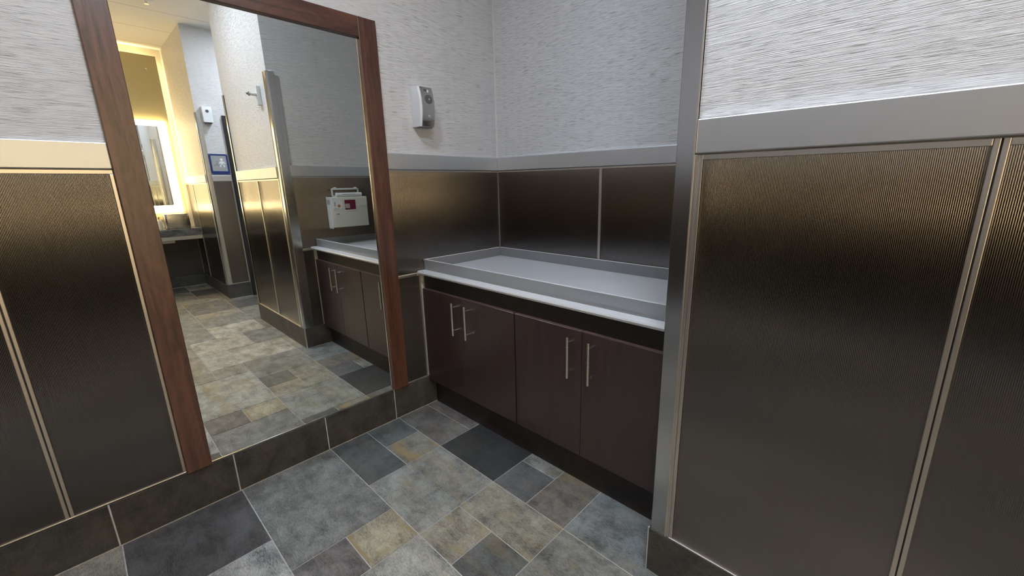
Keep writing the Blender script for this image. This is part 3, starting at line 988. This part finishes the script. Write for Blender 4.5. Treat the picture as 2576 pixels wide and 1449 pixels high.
# ------------------------------------------------------------------ black door in the passage wall
dr = struct(B(L3 - 0.030, L3 - 0.0004, -0.578, -0.52, 0, 2.18, 0.003).build('door_1', 'black_paint'))
B(L3 - 0.030, L3 - 0.0004, 0.42, 0.478, 0, 2.18, 0.003).build('door_jamb', 'black_paint', dr)
B(L3 - 0.030, L3 - 0.0004, -0.5195, 0.4195, 2.12, 2.18, 0.003).build('door_head', 'black_paint', dr)
B(L3 - 0.012, L3 - 0.0004, -0.5195, 0.4195, 0.01, 2.1195).build('door_leaf', 'black_paint', dr)
MB().cyl((L3 - 0.0125, 0.33, 1.0), (L3 - 0.06, 0.33, 1.0), 0.012).cyl((L3 - 0.055, 0.33, 1.0), (L3 - 0.055, 0.22, 1.0), 0.009).build('door_handle', 'chrome', dr, True)

# ------------------------------------------------------------------ vanity niche seen in the mirror
# olive panel floating off the wall with hidden strip light
op = empty('backlit_panel', (XV, -1.9, 1.0), 'olive painted wall panel with glowing edges behind the lit vanity mirror', 'wall panel')
YO = -0.885
B(XV - 0.075, XV - 0.055, -3.35, YO, 0.95, 2.99, 0.002).build('panel_board', 'olive_paint', op)
B(XV - 0.0545, XV - 0.0005, -3.30, YO - 0.06, 1.02, 2.93).build('mounting_box', 'cream_paint', op)
mb = MB()
mb.box(XV - 0.045, XV - 0.012, -3.30, YO - 0.058, 2.9305, 2.938)
mb.box(XV - 0.045, XV - 0.012, YO - 0.0595, YO - 0.052, 1.05, 2.93)
mb.build('strip_light', 'led_warm', op)
MB().lathe((XV - 0.075, -1.0, 2.825), (-1, 0, 0), [(0, 0.012), (0.006, 0.012), (0.008, 0.009), (0.008, 0.0)], 20).build('standoff_cap', 'chrome', op, True)

VZ0, VZ1 = 1.045, 2.207
XM = XV - 0.076
bw = 0.088
for VY0, VY1, lab in ((-1.62, -0.928, 'vanity mirror with a bright glowing border above the steel tissue box'),
                      (-2.45, -1.758, 'second glowing vanity mirror along the stone counter, out of view, added for its warm light'),
                      (-3.28, -2.588, 'third glowing vanity mirror along the stone counter, out of view, added for its warm light, farthest from the steel tissue box')):  # second and third mirrors are out of view, added for more warm light
    vm = empty('vanity_mirror', (XV - 0.08, (VY0 + VY1) / 2, 1.045), lab, 'mirror', 'lit mirrors over the vanity')
    mb = MB()
    mb.box(XM - 0.045, XM - 0.0005, VY1 - bw, VY1, VZ0, VZ1)
    mb.box(XM - 0.045, XM - 0.0005, VY0, VY0 + bw, VZ0, VZ1)
    mb.box(XM - 0.045, XM - 0.0005, VY0 + bw, VY1 - bw, VZ1 - 0.066, VZ1)
    mb.box(XM - 0.045, XM - 0.0005, VY0 + bw, VY1 - bw, VZ0, VZ0 + 0.095)
    mb.build('lit_border', 'lamp_warm', vm)
    B(XM - 0.046, XM - 0.001, VY0 + bw + 0.0005, VY1 - bw - 0.0005, VZ0 + 0.0955, VZ1 - 0.0665).build('glass', 'mirror_glass', vm)
    B(XM - 0.052, XM - 0.0462, VY1 - bw - 0.016, VY1 - bw - 0.001, VZ0 + 0.097, VZ1 - 0.068, 0.001).build('glass_edge', 'trim_metal', vm)

vc = empty('vanity_counter', (5.15, -1.9, 0.70), 'dark veined stone vanity counter with a steel apron in the mirror', 'vanity counter')
ZV = 0.842
B(4.95, XV - 0.001, -3.39, -D - 0.0105, ZV - 0.030, ZV, 0.003).build('stone_top', 'vanity_stone', vc)
B(4.95, 4.98, -3.39, -D - 0.0105, 0.752, ZV - 0.0305, 0.002).build('stone_apron', 'vanity_stone', vc)
B(4.965, 5.02, -3.39, -D - 0.0115, 0.698, 0.7515, 0.003).build('steel_apron', 'rail_metal', vc)
B(5.03, 5.30, -1.30, -1.12, 0.66, 0.752, 0.004).build('basin_bracket', 'cream_paint', vc)
B(XV - 0.03, XV - 0.001, -3.39, -D - 0.0115, 0.165, 0.8115).build('modesty_panel', 'dark_wall', vc)
baseboard('baseboard_under_vanity', (YF, -D - 0.011), [-1.25, -1.66, -2.07], 'y', XV, -1, 0.160, thick=0.03)

# steel tissue box on the vanity
bx = empty('tissue_box', (5.10, -1.04, ZV), 'brushed steel tissue box with rounded corner on the vanity counter', 'tissue box')
pts = []
r = 0.035
yb0, yb1, xb0, xb1 = -1.178, -0.915, 5.05, 5.19
for cx_, cy_, a0 in ((xb1 - r, yb1 - r, 0), (xb0 + r, yb1 - r, 90), (xb0 + r, yb0 + r, 180), (xb1 - r, yb0 + r, 270)):
    for k in range(7):
        a = math.radians(a0 + 15 * k)
        pts.append((cx_ + r * math.cos(a), cy_ + r * math.sin(a)))
MB().prism(pts, ZV + 0.006, ZV + 0.190, 'z', 0.002).build('shell', 'steel_box', bx, True)
MB().prism([(5.12 + (a - 5.12) * 0.97, -1.0465 + (c + 1.0465) * 0.97) for a, c in pts], ZV + 0.0002, ZV + 0.006, 'z').build('plinth', 'black_paint', bx)
MB().lathe((5.12, -1.0465, ZV + 0.1885), (0, 0, 1), [(0, 0.06), (0.003, 0.058), (0.003, 0.035), (0.001, 0.0)], 24).build('slot_ring', 'black_paint', bx, True)

# soap dispenser and faucet at the left of the box
sd = empty('soap_bottle', (5.16, -1.215, ZV), 'small pale soap bottle beside the steel tissue box', 'soap bottle')
MB().lathe((5.16, -1.220, ZV), (0, 0, 1), [(0.0003, 0.026), (0.10, 0.026), (0.115, 0.018), (0.125, 0.010)], 20).build('bottle', 'cream_plastic', sd, True)
MB().cyl((5.16, -1.220, ZV + 0.12), (5.16, -1.220, ZV + 0.155), 0.006).box(5.11, 5.17, -1.227, -1.213, ZV + 0.150, ZV + 0.164, 0.003).build('pump', 'chrome', sd, True)

# ------------------------------------------------------------------ ceiling fittings
for k, (x, y) in enumerate(DOWNLIGHTS):
    e = empty('downlight', (x, y, CEIL), ['round ceiling downlight over the mirror side of the floor', 'round ceiling downlight in front of the panelled wall', 'round ceiling downlight in the passage by the black door'][k], 'ceiling light', 'ceiling downlights')
    q = 0.17 if k == 1 else 0.12
    MB().lathe((x, y, CEIL), (0, 0, -1), [(0.0002, q), (0.0045, q), (0.0046, 0.0)], 36).build('diffuser', ('lamp_cool_dim', 'lamp_cool_wide', 'lamp_cool')[k], e)
    MB().lathe((x, y, CEIL), (0, 0, -1), [(0.0002, q + 0.025), (0.004, q + 0.025), (0.006, q + 0.019), (0.006, q + 0.004), (0.0002, q + 0.0015)], 36).build('trim_ring', 'white_plastic', e, True)
sp = empty('sprinkler_head', (3.56, -1.13, CEIL), 'small white sprinkler head on the pale ceiling at the mirror top', 'sprinkler')
MB().lathe((3.56, -1.13, CEIL), (0, 0, -1), [(0.0002, 0.045), (0.006, 0.043), (0.010, 0.03), (0.010, 0.0)], 24).build('escutcheon', 'white_plastic', sp, True)
MB().lathe((3.56, -1.13, CEIL - 0.0101), (0, 0, -1), [(0, 0.010), (0.020, 0.010), (0.022, 0.018), (0.026, 0.018), (0.026, 0.0)], 18).build('nozzle', 'chrome', sp, True)
